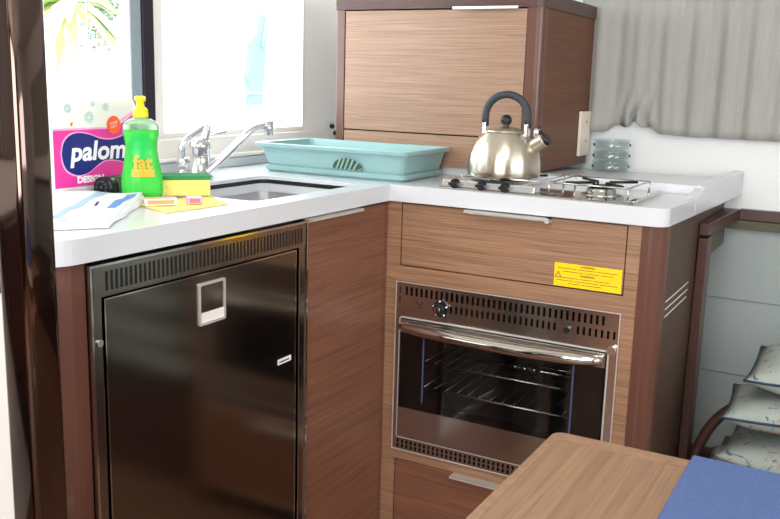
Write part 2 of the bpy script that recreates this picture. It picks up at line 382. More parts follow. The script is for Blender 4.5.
# moored boat with a blue cover
t = thing('moored_boat', (-3.6, 3.9, -1.0), 'white boat hull moored outside the right window pane', 'boat')
b = NB()
prof = [(-.95, .5), (-.6, .85), (.1, 1.0), (.75, 1.05)]
rings = []
for i in range(9):
    s = -1 + i / 4; wd = math.sqrt(max(0.02, 1 - (abs(s)) ** 2.5)); yy = 3.9 + 2.6 * s
    rings.append([Vector((-4.6 + .9 * wd * k * sg, yy, z)) for z, k, sg in ((-.95, .25, 1), (-.3, .8, 1), (.7, 1, 1), (.72, 1, -1), (-.3, .8, -1), (-.95, .25, -1))])
loft(b, rings, 0, True); obj('hull', b, 'boat_white', t)
t2 = thing('canvas_cover', (-3.0, 3.46, .9), 'pale blue canvas hanging beyond the right window pane', 'cover')
b = NB()
pl = [(3.34, .93), (3.35, 1.06), (3.32, 1.12), (3.36, 1.24), (3.37, 1.36), (3.43, 1.42), (3.47, 1.44), (3.50, 1.56), (3.555, 1.50), (3.53, 1.30), (3.50, 1.05), (3.49, .93)]
prism(b, pl, -3.03, -2.99, 0, fn=xplane()); obj('canvas', b, 'sail_blue', t2)
b = NB(); box(b, -2.992, -2.98, 3.32, 3.52, 1.008, 1.020); obj('strap', b, 'boat_white', t2)
b = NB(); cyl(b, (-2.985, 3.47, 1.33), (-2.985, 3.56, 1.60), .012); obj('batten', b, 'frame_gray', t2)
b = NB(); cyl(b, (-3.01, 3.50, -1.0), (-3.01, 3.50, 1.2), .004, seg=6); obj('rope', b, 'boat_white', t2)

# ---------------------------------------------------------------- worktop
t = NB()
outer = []
def arc(cx, cy, r, a0, a1, n=8): return [(cx + r * math.cos(R(a0 + (a1 - a0) * i / n)), cy + r * math.sin(R(a0 + (a1 - a0) * i / n))) for i in range(n + 1)]
outer += [(O, -O)]
outer += arc(.602 - .028, -O + .028, .028, -90, 0)
outer += [(.6145, .263), (.636, .655), (WX + .002, .655), (WX + .002, -.925)]
outer += arc(O - .055, -.925 + .055, .055, -90, 0)
SX0, SX1, SY0, SY1 = -.300, -.040, -.42, -.055
hole = rpoly(SX0, SX1, SY0, SY1, .025, 5)
prism(t, outer, H - T, H, 0, holes=[hole])
wt = thing('worktop', (.1, .1, H - T), 'white L-shaped galley worktop over the fridge and oven', 'worktop')
obj('slab', t, 'counter', wt, bevel=.003)
b = NB()   # raised shelf behind the hob
pts = [(WX + .002, .263), (.612, .263), (.634, .655), (WX + .002, .655)]
tops = [.920, .920, .905, .905]
lo = [b.verts.new((x, y, H - .0005)) for x, y in pts]; hi = [b.verts.new((x, y, z)) for (x, y), z in zip(pts, tops)]
b.faces.new(lo[::-1]); b.faces.new(hi)
for i in range(4): b.faces.new((lo[i], lo[(i + 1) % 4], hi[(i + 1) % 4], hi[i]))
obj('back_shelf', b, 'counter', wt, bevel=.003)
b = NB()   # end fiddle of the shelf
r0 = []
for y, z1, x in ((.20, .9005, .6100), (.28, .921, .6148), (.45, .924, .6240), (.655, .926, .6365)):
    r0.append([Vector((x + .002, y, .8665)), Vector((x + .002, y, z1)), Vector((x - .018, y, z1)), Vector((x - .018, y, .8665))])
loft(b, r0, 0, False); obj('end_lip', b, 'counter', wt, bevel=.002)

# ---------------------------------------------------------------- sink
sk = thing('sink', (-.17, -.235, .74), 'rectangular steel sink sunk in the worktop below the window', 'sink')
b = NB()
ins = lambda d, r: rpoly(SX0 - d, SX1 + d, SY0 - d, SY1 + d, r, 6)
rings = [[Vector((x, y, z)) for x, y in ins(d, r)] for z, d, r in ((.884, .004, .028), (.80, .002, .028), (.765, -.008, .035), (.755, -.03, .04))]
loft(b, rings, 0, True, cap=False); vs = [b.verts.new(Vector((x, y, .7545))) for x, y in ins(-.03, .04)]; b.faces.new(vs)
obj('basin', b, 'sink', sk)
b = NB(); rings = [[Vector((x, y, z)) for x, y in ins(d, r)] for z, d, r in ((.8835, -.0012, .024), (.8925, -.0012, .024), (.8925, -.0002, .025), (.8835, -.0002, .025))]
loft(b, rings, 0, False, cap=False); obj('seal', b, 'black', sk)
b = NB(); cyl(b, (-.17, -.235, .7546), (-.17, -.235, .757), .03); obj('drain', b, 'chrome', sk)

# ---------------------------------------------------------------- faucets
f = thing('mixer_tap', (-.355, -.205, H), 'chrome mixer tap with long angled spout behind the sink', 'tap')
b = NB(); lathe(b, (-.355, -.205, H), [(.028, 0), (.028, .006), (.021, .010), (.0205, .062), (.023, .068), (.022, .080), (.012, .088), (.0, .089)], 28); obj('body', b, 'chrome', f)
b = NB(); tube(b, [(-.350, -.200, .975), (-.349, -.190, 1.000), (-.347, -.186, 1.020)], [.010, .008, .006], 10); cyl(b, (-.350, -.188, .992), (-.345, -.130, 1.000), .0028, seg=8); obj('lever', b, 'chrome', f)
b = NB(); tube(b, [(-.338, -.205, .915), (-.325, -.185, .935), (-.295, -.140, .985), (-.282, -.115, 1.008), (-.270, -.088, 1.016)], [.0085, .0085, .008, .007, .0065], 14); obj('spout', b, 'chrome', f)
b = NB(); cyl(b, (-.268, -.076, 1.026), (-.268, -.076, .994), .0105); cyl(b, (-.268, -.09, 1.015), (-.268, -.076, 1.015), .007); obj('aerator', b, 'chrome', f)
f = thing('drinking_water_tap', (-.430, -.178, H), 'small chrome swivel tap left of the mixer tap', 'tap')
b = NB(); lathe(b, (-.430, -.178, H), [(.024, 0), (.024, .005), (.010, .009), (.009, .016), (.012, .018), (.012, .036), (.0085, .040), (0, .041)], 24); obj('base', b, 'chrome', f)
b = NB(); tube(b, [(-.430, -.178, .938), (-.430, -.178, .965), (-.424, -.158, .985), (-.415, -.118, 1.008)], [.0075, .0075, .0075, .007], 14); obj('spout', b, 'chrome', f)

# ---------------------------------------------------------------- fridge side (run A, faces +x)
xp = xplane()
cA = thing('sink_cabinet', (-.25, -.17, 0), 'tall narrow wood-veneer cabinet door between fridge and oven', 'cabinet')
b = NB(); box(b, -.49, -.0185, -.316, -.004, .06, .73); box(b, -.030, -.0185, -.316, -.004, .728, H - T - .001); obj('body', b, 'gap', cA)
b = NB(); box(b, -.018, 0, -.3175, -.011, .08, .8585, .001); dA = obj('door', b, 'wood_red_shaded', cA)
b = NB(); box(b, -.018, 0, -.009, -.0005, .06, .862); obj('corner_strip', b, 'wood_red_shaded', cA)
b = NB(); box(b, -.002, .020, -.322, -.136, .8598, .8622); box(b, .0185, .0205, -.322, -.136, .8570, .8622); box(b, .0, .003, -.32, -.138, .852, .8622); obj('handle', b, 'alu', dA)
b = NB(); box(b, -.45, -.03, -.316, -.004, 0, .06); obj('plinth', b, 'gap', cA)

fr = thing('refrigerator', (-.25, -.586, .20), 'built-in steel-fronted fridge with slotted vent strip under the worktop', 'refrigerator')
b = NB(); box(b, -.48, -.0165, -.843, -.329, .21, .735); box(b, -.030, -.0165, -.843, -.329, .733, .854); obj('body', b, 'gap', fr)
b = NB()
prism(b, [(-.851, .205), (-.321, .205), (-.321, .858), (-.851, .858)], -.016, .006, 0, holes=[[(-.8295, .23), (-.3455, .23), (-.3455, .8095), (-.8295, .8095)]], fn=xp)
obj('frame', b, 'steel', fr, bevel=.0012)
b = NB(); box(b, .0055, .0085, -.851, -.8475, .205, .858); box(b, .0055, .0085, -.8475, -.321, .8545, .858); box(b, .0055, .0085, -.3245, -.321, .205, .8545); obj('edge_trim', b, 'chrome', fr)
b = NB(); box(b, .0055, .0072, -.845, -.327, .8125, .8535, .0005)
n = 52
for i in range(n):
    y = -.820 + (.478) * i / (n - 1)
    box(b, .0068, .0077, y - .0022, y + .0022, .8185, .8465, mi=1)
obj('vent_grille', b, ['steel', 'black'], fr)
b = NB(); box(b, -.012, .0035, -.8225, -.3530, .232, .8060, .002); dr = obj('door', b, 'steel_door', fr)
b = NB(); prism(b, [(-.8228, .232), (-.3527, .232), (-.3527, .8063), (-.8228, .8063)], .003, .0042, 0, holes=[[(-.8208, .234), (-.3547, .234), (-.3547, .8043), (-.8208, .8043)]], fn=xp); obj('door_edge', b, 'chrome', dr)
b = NB(); prism(b, rpoly(-.6265, -.560, .7205, .7915, .004, 3), .0034, .0065, 0, holes=[rpoly(-.622, -.5645, .725, .787, .003, 3)], fn=xp); lt = obj('latch', b, 'alu', dr)
b = NB(); box(b, .0034, .0044, -.622, -.5645, .742, .787); obj('latch_flap', b, 'steel_door', lt)
b = NB(); v = [(.0038, -.622, .725), (.0038, -.5645, .725), (.0058, -.5645, .742), (.0058, -.622, .742)]
b.faces.new([b.verts.new(p) for p in v]); obj('latch_recess', b, 'white_trim', lt)
def fxA(y0, z0, x=.0039, ang=0.0):
    ca, sa = math.cos(ang), math.sin(ang)
    return lambda u, v, d: Vector((x + d, y0 + u * ca - v * sa, z0 + u * sa + v * ca))
b = NB(); fn = fxA(-.4105, .5965, ang=0); prism(b, [(0, 0), (.042, 0), (.042, .0105), (0, .0105)], 0, .0004, 0, fn=fn); prism(b, [(.004, .003), (.036, .003), (.036, .006), (.004, .006)], 0, .0006, 1, fn=fn)
obj('maker_badge', b, ['print_white', 'navy'], dr)
b = NB(); cyl(b, (.006, -.8365, .745), (.0085, -.8365, .745), .0055); obj('screw', b, 'chrome', fr)

pA = thing('end_post', (-.02, -.89, 0), 'rounded brown lacquered post at the left end of the galley', 'post')
b = NB(); prism(b, [(0, -.8525)] + [(-.490, -.8525)] + [(-.490, -.914)] + arc(-.048, -.914 + .048, .048, -90, 0, 8), 0, H - T - .001, smooth_side=False); obj('post', b, 'lacquer', pA)
b = NB(); box(b, -.48, -.004, -.8515, -.3185, .0, .2); box(b, -.48, -.001, -.8515, -.3185, .12, .2035); tA = thing('toe_panel', (-.2, -.58, 0), 'plain brown plinth panel below the fridge', 'panel'); obj('board', b, 'wood_red_shaded', tA)

# ---------------------------------------------------------------- oven side (run B, faces -y)
yp = yplane()
cB = thing('oven_cabinet', (.3, .2, 0), 'wood-veneer base cabinet around the oven with drawers above and below', 'cabinet')
b = NB(); box(b, .004, .590, .018, .045, .06, .30); box(b, .004, .590, .018, .05, .70, H - T - .001); box(b, .004, .030, .018, .5, .3, .7); box(b, .53, .59, .018, .5, .3, .7); box(b, .004, .590, .50, .53, .06, H - T - .001); obj('body', b, 'gap', cB)
b = NB()
prism(b, [(.0005, .06), (.5545, .06), (.5545, H - T - .001), (.0005, H - T - .001)], 0, .018, 0,
      holes=[[(.0345, .722), (.0345, .8620), (.5285, .8620), (.5285, .722)], [(.0305, .297), (.0305, .686), (.5275, .686), (.5275, .297)], [(.0345, .075), (.0345, .2705), (.5285, .2705), (.5285, .075)]], fn=yp)
obj('face_frame', b, 'wood', cB)
b = NB(); box(b, .0368, .5262, .0005, .0175, .7242, .8605, .001); d1 = obj('drawer', b, 'wood', cB)
b = NB(); box(b, .192, .376, -.022, .002, .8596, .8622); box(b, .192, .376, -.0225, -.0205, .8572, .8622); box(b, .194, .374, -.003, .001, .852, .8622); box(b, .368, .376, -.0215, 0, .852, .8622); obj('handle', b, 'alu', d1)
b = NB(); box(b, .0368, .5262, .0005, .0175, .0775, .2682, .001); d2 = obj('drawer', b, 'wood_red_shaded', cB)
b = NB(); box(b, .185, .372, -.022, .002, .2680, .2702); box(b, .185, .372, -.0225, -.0205, .2650, .2702); obj('handle', b, 'alu', d2)
b = NB()   # rounded end post
prism(b, [(.5550, .03), (.5550, -.0008)] + arc(.6005 - .032, -.0008 + .032, .032, -90, 0, 8) + [(.6005, .034)], 0, H - T - .001); obj('corner_post', b, 'lacquer', cB)
b = NB(); prism(b, [(.034, 0), (.326, 0), (.326, .80), (.655, .80), (.655, .8645), (.034, .8645)], .583, .6005, 0, fn=xp); sp = obj('side_panel', b, 'wood_side', cB)
b = NB()
for k in range(3): 
    z = .712 - .0155 * k; y0, y1 = -.0 + .045, .262 - .004 * k
    box(b, .6003, .6012, y0, y1, z - .0013, z + .0013)
obj('louvre_lines', b, 'cream', sp, label='pale inlaid lines')
b = NB(); box(b, .03, .59, .03, .5, 0, .06); obj('plinth', b, 'gap', cB)

# warning sticker: sits on the drawer
def fxB(x0, z0, y=.0004, ang=0):
    ca, sa = math.cos(ang), math.sin(ang); return lambda u, v, d: Vector((x0 + u * ca - v * sa, y - d, z0 + u * sa + v * ca))
b = NB(); fn = fxB(.387, .7255)
prism(b, [(0, 0), (.1365, 0), (.1365, .0475), (0, .0475)], 0, .0005, 0, fn=fn)
def strip(u0, u1, v, h=.0011, mi=1): prism(b, [(u0, v), (u1, v), (u1, v + h), (u0, v + h)], 0, .0007, mi, fn=fn)
for v, us in ((.0365, (.008, .045, .048, .085, .088, .128)), (.0305, (.018, .060, .063, .092, .095, .120)), (.0175, (.012, .050, .053, .078, .081, .112)), (.0120, (.006, .040, .043, .090, .093, .130)), (.0065, (.030, .055, .058, .098))):
    for i in range(0, len(us), 2): strip(us[i], us[i + 1], v)
text(b, 'WARNING', .0062, fxB(.387 + .0683, .7255 + .0412), 2, bold=.0001, depth=.0008, align='CENTER')
text(b, 'WARNING', .0062, fxB(.387 + .0683, .7255 + .0228), 2, bold=.0001, depth=.0008, align='CENTER')
tri = lambda k: [(.0085 - .0075 * k, .0175 + .0045 * (1 - k)), (.0085 + .0075 * k, .0175 + .0045 * (1 - k)), (.0085, .0175 + .0045 + .0088 * k - .001 * (1 - k))]
prism(b, tri(1), 0, .0007, 2, holes=[tri(.72)[::-1]], fn=fn); strip(.0081, .0089, .0215, .0028, 2)
obj('warning_label', b, ['yellow', 'ink', 'inkblack'], d1, label='yellow warning sticker with black triangle')

# ---------------------------------------------------------------- oven
ov = thing('oven', (.279, .2, .295), 'built-in steel gas oven with glass door and curved bar handle', 'oven')
b = NB()
prism(b, [(.029, .295), (.529, .295), (.529, .688), (.029, .688)], -.005, .003, 0, holes=[[(.0415, .327), (.0415, .6085), (.5105, .6085), (.5105, .327)]], fn=yp)
for i in range(37):      # slots of the upper row
    x = .056 + .0122 * i
    if x < .52: box(b, x - .0026, x + .0026, -.0056, -.0045, .659 - (0 if i else 0), .6775, mi=1)
for i in range(36):
    x = .165 + .0122 * (i)
    if x < .52 and not (.405 < x < .444): box(b, x - .0024, x + .0024, -.0056, -.0045, .6335, .6495, mi=1)
for i in range(42):      # bottom vent
    x = .045 + .0112 * i
    box(b, x - .0024, x + .0024, -.0056, -.0045, .3015, .3095, mi=1); box(b, x - .0024, x + .0024, -.0056, -.0045, .3125, .3205, mi=1)
for z in (.662, .640): box(b, .0385, .0405, -.0055, -.0045, z, z + .014, mi=1)
obj('front_panel', b, ['oven_steel', 'black_gloss'], ov)
b = NB(); prism(b, [(.029, .295), (.529, .295), (.529, .688), (.029, .688)], -.0065, -.0045, 0, holes=[[(.0308, .2968), (.0308, .6862), (.5268, .6862), (.5268, .2968)]], fn=yp); obj('edge_trim', b, 'alu', ov)
b = NB(); cyl(b, (.141, -.005, .641), (.141, -.010, .641), .018); cyl(b, (.141, -.010, .641), (.141, -.022, .641), .014, .011); kn = obj('control_knob', b, 'black', ov)
b = NB(); cyl(b, (.141, -.022, .641), (.141, -.0275, .641), .0068)
for a in range(0, 360, 72): ball(b, (.141 + .016 * math.cos(R(a + 20)), -.0115, .641 + .016 * math.sin(R(a + 20))), .0032)
obj('knob_cap', b, 'chrome', kn)
b = NB(); cyl(b, (.424, -.005, .639), (.424, -.013, .639), .0065); obj('ignition_button', b, 'black', ov)
b = NB()
for dx, dz in ((0, 0), (.007, .004), (.003, -.007), (-.006, .003)): box(b, .088 + dx - .0015, .088 + dx + .0015, -.0057, -.0045, .640 + dz, .6435 + dz)
obj('flame_symbol', b, 'black', ov)
b = NB(); cyl(b, (.5175, -.005, .6125), (.5175, -.016, .6125), .009); obj('hinge_cap', b, 'chrome', ov)
# cavity
b = NB()
x0, x1, y0, y1, z0, z1 = .075, .475, .012, .36, .40, .60
V = lambda *p: b.verts.new(p)
for qd in (((x0, y1, z0), (x1, y1, z0), (x1, y1, z1), (x0, y1, z1)), ((x0, y0, z0), (x1, y0, z0), (x1, y1, z0), (x0, y1, z0)), ((x0, y0, z1), (x0, y1, z1), (x1, y1, z1), (x1, y0, z1)), ((x0, y0, z0), (x0, y1, z0), (x0, y1, z1), (x0, y0, z1)), ((x1, y0, z0), (x1, y0, z1), (x1, y1, z1), (x1, y1, z0))):
    b.faces.new([V(*p) for p in qd])
obj('cavity', b, 'oven_in', ov)
def rack(z, ya=.03, yb=.33):
    b = NB(); cyl(b, (.085, ya, z), (.465, ya, z), .003, seg=8); cyl(b, (.085, yb, z), (.465, yb, z), .0022, seg=8)
    cyl(b, (.085, ya, z), (.085, yb, z), .0022, seg=8); cyl(b, (.465, ya, z), (.465, yb, z), .0022, seg=8)
    for i in range(1, 14): x = .085 + .38 * i / 14; cyl(b, (x, ya, z), (x, yb, z), .0014, seg=6)
    return obj('oven_shelf', b, 'wire', ov)
rack(.555); rack(.500); rack(.440)
b = NB(); cyl(b, (.09, .20, .472), (.46, .20, .472), .0055, seg=10); bt_ = obj('burner_tube', b, 'wire', ov)
for x in (.245, .268, .291): b = NB(); ball(b, (x, .195, .474), .010); obj('burner_ring', b, 'wire', bt_)
for x in (.083, .467):
    for z in (.44, .5, .57): b = NB(); cyl(b, (x, .03, z), (x, .33, z), .002, seg=6); obj('shelf_runner', b, 'wire', ov)
# door
b = NB(); prism(b, [(.0455, .3305), (.5065, .3305), (.5065, .4010), (.0455, .4010)], -.012, .002, 0, fn=yp); box(b, .0455, .5065, -.012, .002, .574, .6045, .001)
od = obj('door', b, 'oven_steel', ov)
b = NB(); prism(b, [(.0455, .4010), (.5065, .4010), (.5065, .574), (.0455, .574)], -.009, -.006, 0, holes=[[(.104, .418), (.104, .5735), (.446, .5735), (.446, .418)]], fn=yp); obj('glass_border', b, 'black_gloss', od)
b = NB(); box(b, .0455, .5065, -.0125, -.0095, .4010, .574); obj('glass_panel', b, 'oven_glass', od)
for xx in (.1035, .4415):
    b = NB(); box(b, xx + .001, xx + .0045, -.0134, -.0126, .42, .5735); obj('glass_trim', b, 'lilac', od)
b = NB()
hp = []
N = 24
for i in range(N + 1):
    u = i / N; x = .053 + .449 * u; bow = math.sin(PI * u) ** .6; hp.append((x, -.020 - .016 * bow, .5915 - .004 * bow))
tube(b, hp, [.010] + [.0140] * 8 + [.010], 16, smooth_path=False)
for x in (.058, .497): box(b, x - .006, x + .006, -.022, -.011, .583, .600, .002)
obj('handle', b, 'steel_pol', od)
b = NB(); prism(b, rpoly(.0405, .5115, .3255, .6095, .006, 3), -.0075, -.0045, 0, holes=[rpoly(.0435, .5085, .3285, .6065, .004, 3)], fn=yp); obj('door_surround', b, 'alu', ov)

# ---------------------------------------------------------------- hob
hb = thing('gas_hob', (.33, .12, H), 'low steel two-burner gas hob let into the worktop', 'hob')
b = NB(); box(b, .118, .533, .006, .232, H - .0005, H + .0035, .001); obj('tray', b, 'steel_pol', hb)
b = NB(); prism(b, [(.012, .9035), (.014, .918), (.026, .922), (.046, .922), (.050, .9035)], .124, .330, 0, fn=xp); obj('control_panel', b, 'hob_steel', hb, bevel=.002)
b = NB()
box(b, .522, .536, -.002, .236, .9035, .9085, .002); obj('side_rail', b, 'steel_pol', hb)
for x in (.155, .216, .268):
    b = NB(); cyl(b, (x, .016, .9115), (x, .006, .9115), .0105, .0100, seg=24); box(b, x - .0105, x + .0105, -.002, .006, .9085, .9145, .001); obj('knob', b, 'black', hb)
for (cx, cy, r) in ((.235, .135, .036), (.440, .110, .030)):
    b = NB(); lathe(b, (cx, cy, .9035), [(r + .012, 0), (r + .010, .002), (r, .003), (r, .010), (r * .9, .013), (0, .0135)], 28); bu = obj('burner', b, 'wire', hb)
    b = NB(); lathe(b, (cx, cy, .9165), [(r * .8, 0), (r * .8, .004), (r * .6, .0065), (0, .007)], 24); obj('burner_cap', b, 'black_gloss', bu)
def grate(x0, x1, y0, y1, z):
    b = NB()
    tube(b, [(x0, y0, z), (x1, y0, z), (x1, y1, z), (x0, y1, z), (x0, y0, z)], .0018, 8, smooth_path=False)
    for x, y in ((x0, y0), (x1, y0), (x0, y1), (x1, y1)): cyl(b, (x, y, .9035), (x, y, z + .001), .0022, seg=8)
    return obj('pan_support', b, 'wire', hb)
grate(.148, .322, .062, .222, .9245); grate(.355, .515, .030, .200, .928)
for cx, cy, z in ((.235, .135, .925), (.440, .110, .928)):
    b = NB()
    for a in (45, 135, 225, 315):
        d = Vector((math.cos(R(a)), math.sin(R(a)), 0)); c = Vector((cx, cy, z)); cyl(b, c + d * .018, c + d * .082, .003, seg=8); cyl(b, c + d * .018, c + d * .018 + Vector((0, 0, -.009)), .003, seg=8)
    obj('pan_support', b, 'black', hb, label='black four-pronged pan support')

# ---------------------------------------------------------------- kettle
kx, ky, kz = .2370, .0750, .9285
ke = thing('kettle', (kx, ky, kz), 'brushed steel whistling kettle with black arched handle on the hob', 'kettle')
b = NB()
prof = [(.070, 0), (.0745, .0015), (.0768, .006), (.0775, .014), (.0768, .030), (.0735, .048), (.0670, .065), (.0580, .079), (.0480, .089), (.0400, .0945)]
lathe(b, (kx, ky, kz), prof, 48); obj('body', b, 'kettle', ke)
b = NB(); lathe(b, (kx, ky, kz + .0935), [(.0405, 0), (.0405, .0015), (.038, .003), (.024, .0085), (.010, .0115), (.006, .012), (.006, .016), (0, .0165)], 36); li = obj('lid', b, 'kettle', ke)
b = NB(); ball(b, (kx, ky, kz + .1175), .0118); obj('lid_knob', b, 'black', li)
for s in (-1, 1):
    b = NB(); x = kx + s * .0475; box(b, x - .0045, x + .0045, ky - .008, ky + .008, kz + .086, kz + .112, .002); cyl(b, (x, ky - .009, kz + .100), (x, ky + .009, kz + .100), .003, seg=10)
    obj('handle_bracket', b, 'chrome', ke)
b = NB(); pts = []
for i in range(21):
    a = PI * i / 20; pts.append((kx - .0475 * math.cos(a) * (1 + .05 * math.sin(a)), ky, kz + .122 + .0485 * math.sin(a)))
pts = [(kx - .0475, ky, kz + .104)] + pts + [(kx + .0475, ky, kz + .104)]
tube(b, pts, .0080, 14, smooth_path=False); obj('handle', b, 'rubber', ke)
b = NB(); a0 = Vector((kx + .055, ky - .004, kz + .060)); a1 = Vector((kx + .089, ky - .006, kz + .082)); tube(b, [a0, (a0 + a1) / 2, a1], [.0165, .0150, .0140], 20); sp_ = obj('spout', b, 'kettle', ke)
b = NB(); d = (a1 - a0).normalized(); cyl(b, a1, a1 + d * .007, .0145, .0125); 
up = Vector((-d.z, 0, d.x)); tube(b, [a1 + d * .004 + up * .013, a1 + up * .024 - d * .004, a1 + up * .030 + d * .006], [.004, .005, .0035], 8); obj('whistle_cap', b, 'black', sp_)
b = NB(); cyl(b, a1 - d * .016 + up * .0135, a1 - d * .002 + up * .028, .006, .007, seg=14); obj('whistle_hinge', b, 'chrome', sp_)

# ---------------------------------------------------------------- wall cabinet standing on the back shelf
wc = thing('upper_cabinet', (-.03, .45, .92), 'large wood-veneer cabinet with flap door standing at back of worktop', 'cabinet')
X0, X1, Y0, Y1 = -.297, .244, .247, .640
Z0, Z1 = .9215, 1.291
b = NB(); box(b, X0 + .004, X1 - .020, Y0 + .019, Y1 - .002, Z0 + .004, Z1); obj('body', b, 'gap', wc)
b = NB(); box(b, X0 + .024, .2048, Y0 + .001, Y0 + .018, .9985, Z1 - .0035, .001); dW = obj('door', b, 'wood_cab', wc)
b = NB(); box(b, .029, .190, Y0 - .018, Y0 + .002, 1.2905, 1.2920); box(b, .029, .190, Y0 - .020, Y0 - .0175, 1.2860, 1.2920); obj('handle', b, 'alu', dW)
b = NB(); box(b, X0 + .024, .2055, Y0 + .001, Y0 + .018, Z0, .9955, .001); obj('lower_panel', b, 'wood_cab', wc)
b = NB(); box(b, X0, X0 + .0225, Y0 - .001, Y0 + .03, Z0, Z1, .002); obj('corner_post', b, 'lacquer', wc)
b = NB(); prism(b, [(.2072, Y0 + .03), (.2072, Y0 - .001)] + arc(X1 - .016, Y0 - .001 + .016, .016, -90, 0, 6) + [(X1, Y0 + .03)], Z0, Z1 + .002); obj('corner_post', b, 'lacquer', wc)
b = NB(); box(b, X1 - .020, X1 - .002, Y0 + .03, Y1, Z0, Z1, 0); sd = obj('side_panel', b, 'wood_side_warm', wc)
b = NB(); box(b, X0, X0 + .004, Y0 + .03, Y1, Z0, Z1, 0); obj('side_panel', b, 'wood_side', wc)
b = NB(); prism(b, [(X0 - .002, Y1), (X0 - .002, Y0 - .003)] + arc(X1 - .016, Y0 - .003 + .018, .018, -90, 0, 6) + [(X1 + .002, Y1)], Z1 - .001, 1.3215); obj('cornice', b, 'dark_lacquer', wc, bevel=.002)
so_ = thing('socket_plate', (.247, .60, 1.0), 'cream socket plate on the side of the upper cabinet', 'socket')
b = NB(); box(b, X1 - .0015, X1 + .006, .552, .640, .943, 1.057, .002); obj('plate', b, 'cream', so_)
for z in (1.030, .982): b = NB(); cyl(b, (X1 + .0055, .600, z), (X1 + .0068, .600, z), .004, seg=12); obj('indicator', b, 'pinkish', so_)
# small black catches on the wall beside the cabinet
for z, xs, nm in ((.985, -.5005, 'upper of the two small black studs left of the upper cabinet'), (.966, -.488, 'lower of the two small black studs left of the upper cabinet')):
    t = thing('wall_stud', (xs, .538, z), nm, 'stud', 'studs on the window wall')
    b = NB(); cyl(b, (xs, .538, z), (xs + .008, .538, z), .0065); cyl(b, (xs + .008, .538, z), (xs + .011, .538, z), .004); obj('button', b, 'black', t)

# ---------------------------------------------------------------- jar stack, curtain
for k, (lb) in enumerate(('bottom one of three stacked clear round food tubs by the hull', 'middle one of three stacked clear round food tubs by the hull', 'top one of three stacked clear round food tubs by the hull')):
    z0 = .9105 + k * .0270
    t = thing('food_tub', (.328, .570, z0), lb, 'tub', 'clear tubs behind the hob')
    b = NB(); lathe(b, (.328, .570, z0), [(.040, 0), (.044, .003), (.044, .021), (.0425, .021), (.0425, .004), (0, .0035)], 32); obj('bowl', b, 'clear', t)
    b = NB(); lathe(b, (.328, .570, z0 + .0212), [(.0455, 0), (.0455, .0045), (.040, .005), (0, .005)], 32); obj('lid', b, 'clear_blue', t)
    
    for a in (215, 20): b = NB(); box(b, -.003, .003, -.0475, -.0445, .009, .016, xf=Matrix.Translation((.328, .570, z0)) @ Matrix.Rotation(R(a + 90), 4, 'Z')); obj('clip', b, 'rubber', t)

def curtain(name, label, path, z_top, zbot, amp=.010, wl=.045, parent=None, gather=None):
    """path: straight run p0 -> p1; folds wander; zbot(s) gives the hem"""
    p0, p1 = Vector(path[0]), Vector(path[1]); L = (p1 - p0).length; d = (p1 - p0) / L; nrm = Vector((d.y, -d.x, 0))
    nU, nV = int(L / .004), 26; b = NB(); g = []
    rnd = random.Random(name); ph = [rnd.uniform(0, 6.28) for _ in range(6)]
    for i in range(nU + 1):
        s = L * i / nU; col = []
        for j in range(nV + 1):
            v = j / nV; zb = zbot(s); z = zb + (z_top - zb) * v
            a = math.sin(s * 2 * PI / wl + ph[0] + 1.3 * math.sin(s * 11 + ph[1])) * (.65 + .35 * math.sin(s * 17 + ph[2])) + .22 * math.sin(s * 2 * PI / (wl * .43) + ph[3]) + .1 * math.sin(v * 4 + s * 30)
            w_ = amp * a
            ext = gather(s, z) if gather else 0
            col.append(b.verts.new(p0 + d * s + nrm * (w_ + ext) + Vector((0, 0, z))))
        g.append(col)
    for i in range(nU):
        for j in range(nV):
            f = b.faces.new((g[i][j], g[i + 1][j], g[i + 1][j + 1], g[i][j + 1])); f.smooth = True
    o = obj(name, b, 'curtain', origin=(p0.x, p0.y, z_top))
    so = o.modifiers.new('s', 'SOLIDIFY'); so.thickness = .0015
    props(o, label, 'curtain'); return o
def hemB(s):
    x = .205 + s; z = 1.003
    z += .033 * math.exp(-(abs(x - .372) / .040) ** 1.3) + .014 * math.exp(-((x - .318) / .022) ** 2)
    z += .006 * math.sin((x - .3) * 130) * math.exp(-((x - .37) / .07) ** 2)
    return z
def gathB(s, z):
    x = .205 + s; return .017 * math.exp(-((x - .365) / .045) ** 2) * math.exp(-max(0, z - 1.055) / .022) * math.sin((x - .37) * 190 + 1.2 * math.sin((z - 1.03) * 90))
curtain('curtain', 'gray linen curtain hanging over the hull side behind the hob', ((.205, .636, 0), (2.3, .636, 0)), 1.62, hemB, gather=gathB, amp=.008, wl=.080)

# ---------------------------------------------------------------- right side: rail, alcove frame
b = NB(); box(b, .640, 2.4, .640, .6615, .806, .833, .002); struct('trim_3', b, 'dark_lacquer')
al = thing('alcove_frame', (.62, .45, 0), 'dark brown trim frame beside the oven cabinet side panel', 'frame')
b = NB(); prism(b, [(.328, 0), (.385, 0), (.385, .80), (.328, .80)], .602, .622, 0, fn=xp); obj('post', b, 'dark_lacquer', al, bevel=.002)
b = NB(); prism(b, [(.385, 0), (.405, 0), (.405, .78), (.385, .78)], .606, .618, 0, fn=xp); obj('post_bead', b, 'wood_side', al)
b = NB(); r_ = []
for y, x in ((.328, .6215), (.640, .640)): r_.append([Vector((x, y, .806)), Vector((x, y, .833)), Vector((.602, y, .833)), Vector((.602, y, .806))])
loft(b, r_, 0, False); obj('rail', b, 'dark_lacquer', al, bevel=.0015)
b = NB(); box(b, .6012, .607, .405, .655, .742, .799); obj('lining', b, 'olive', al)
b = NB(); box(b, .60, 2.4, .640, .660, .783, .805); struct('trim_4', b, 'olive')
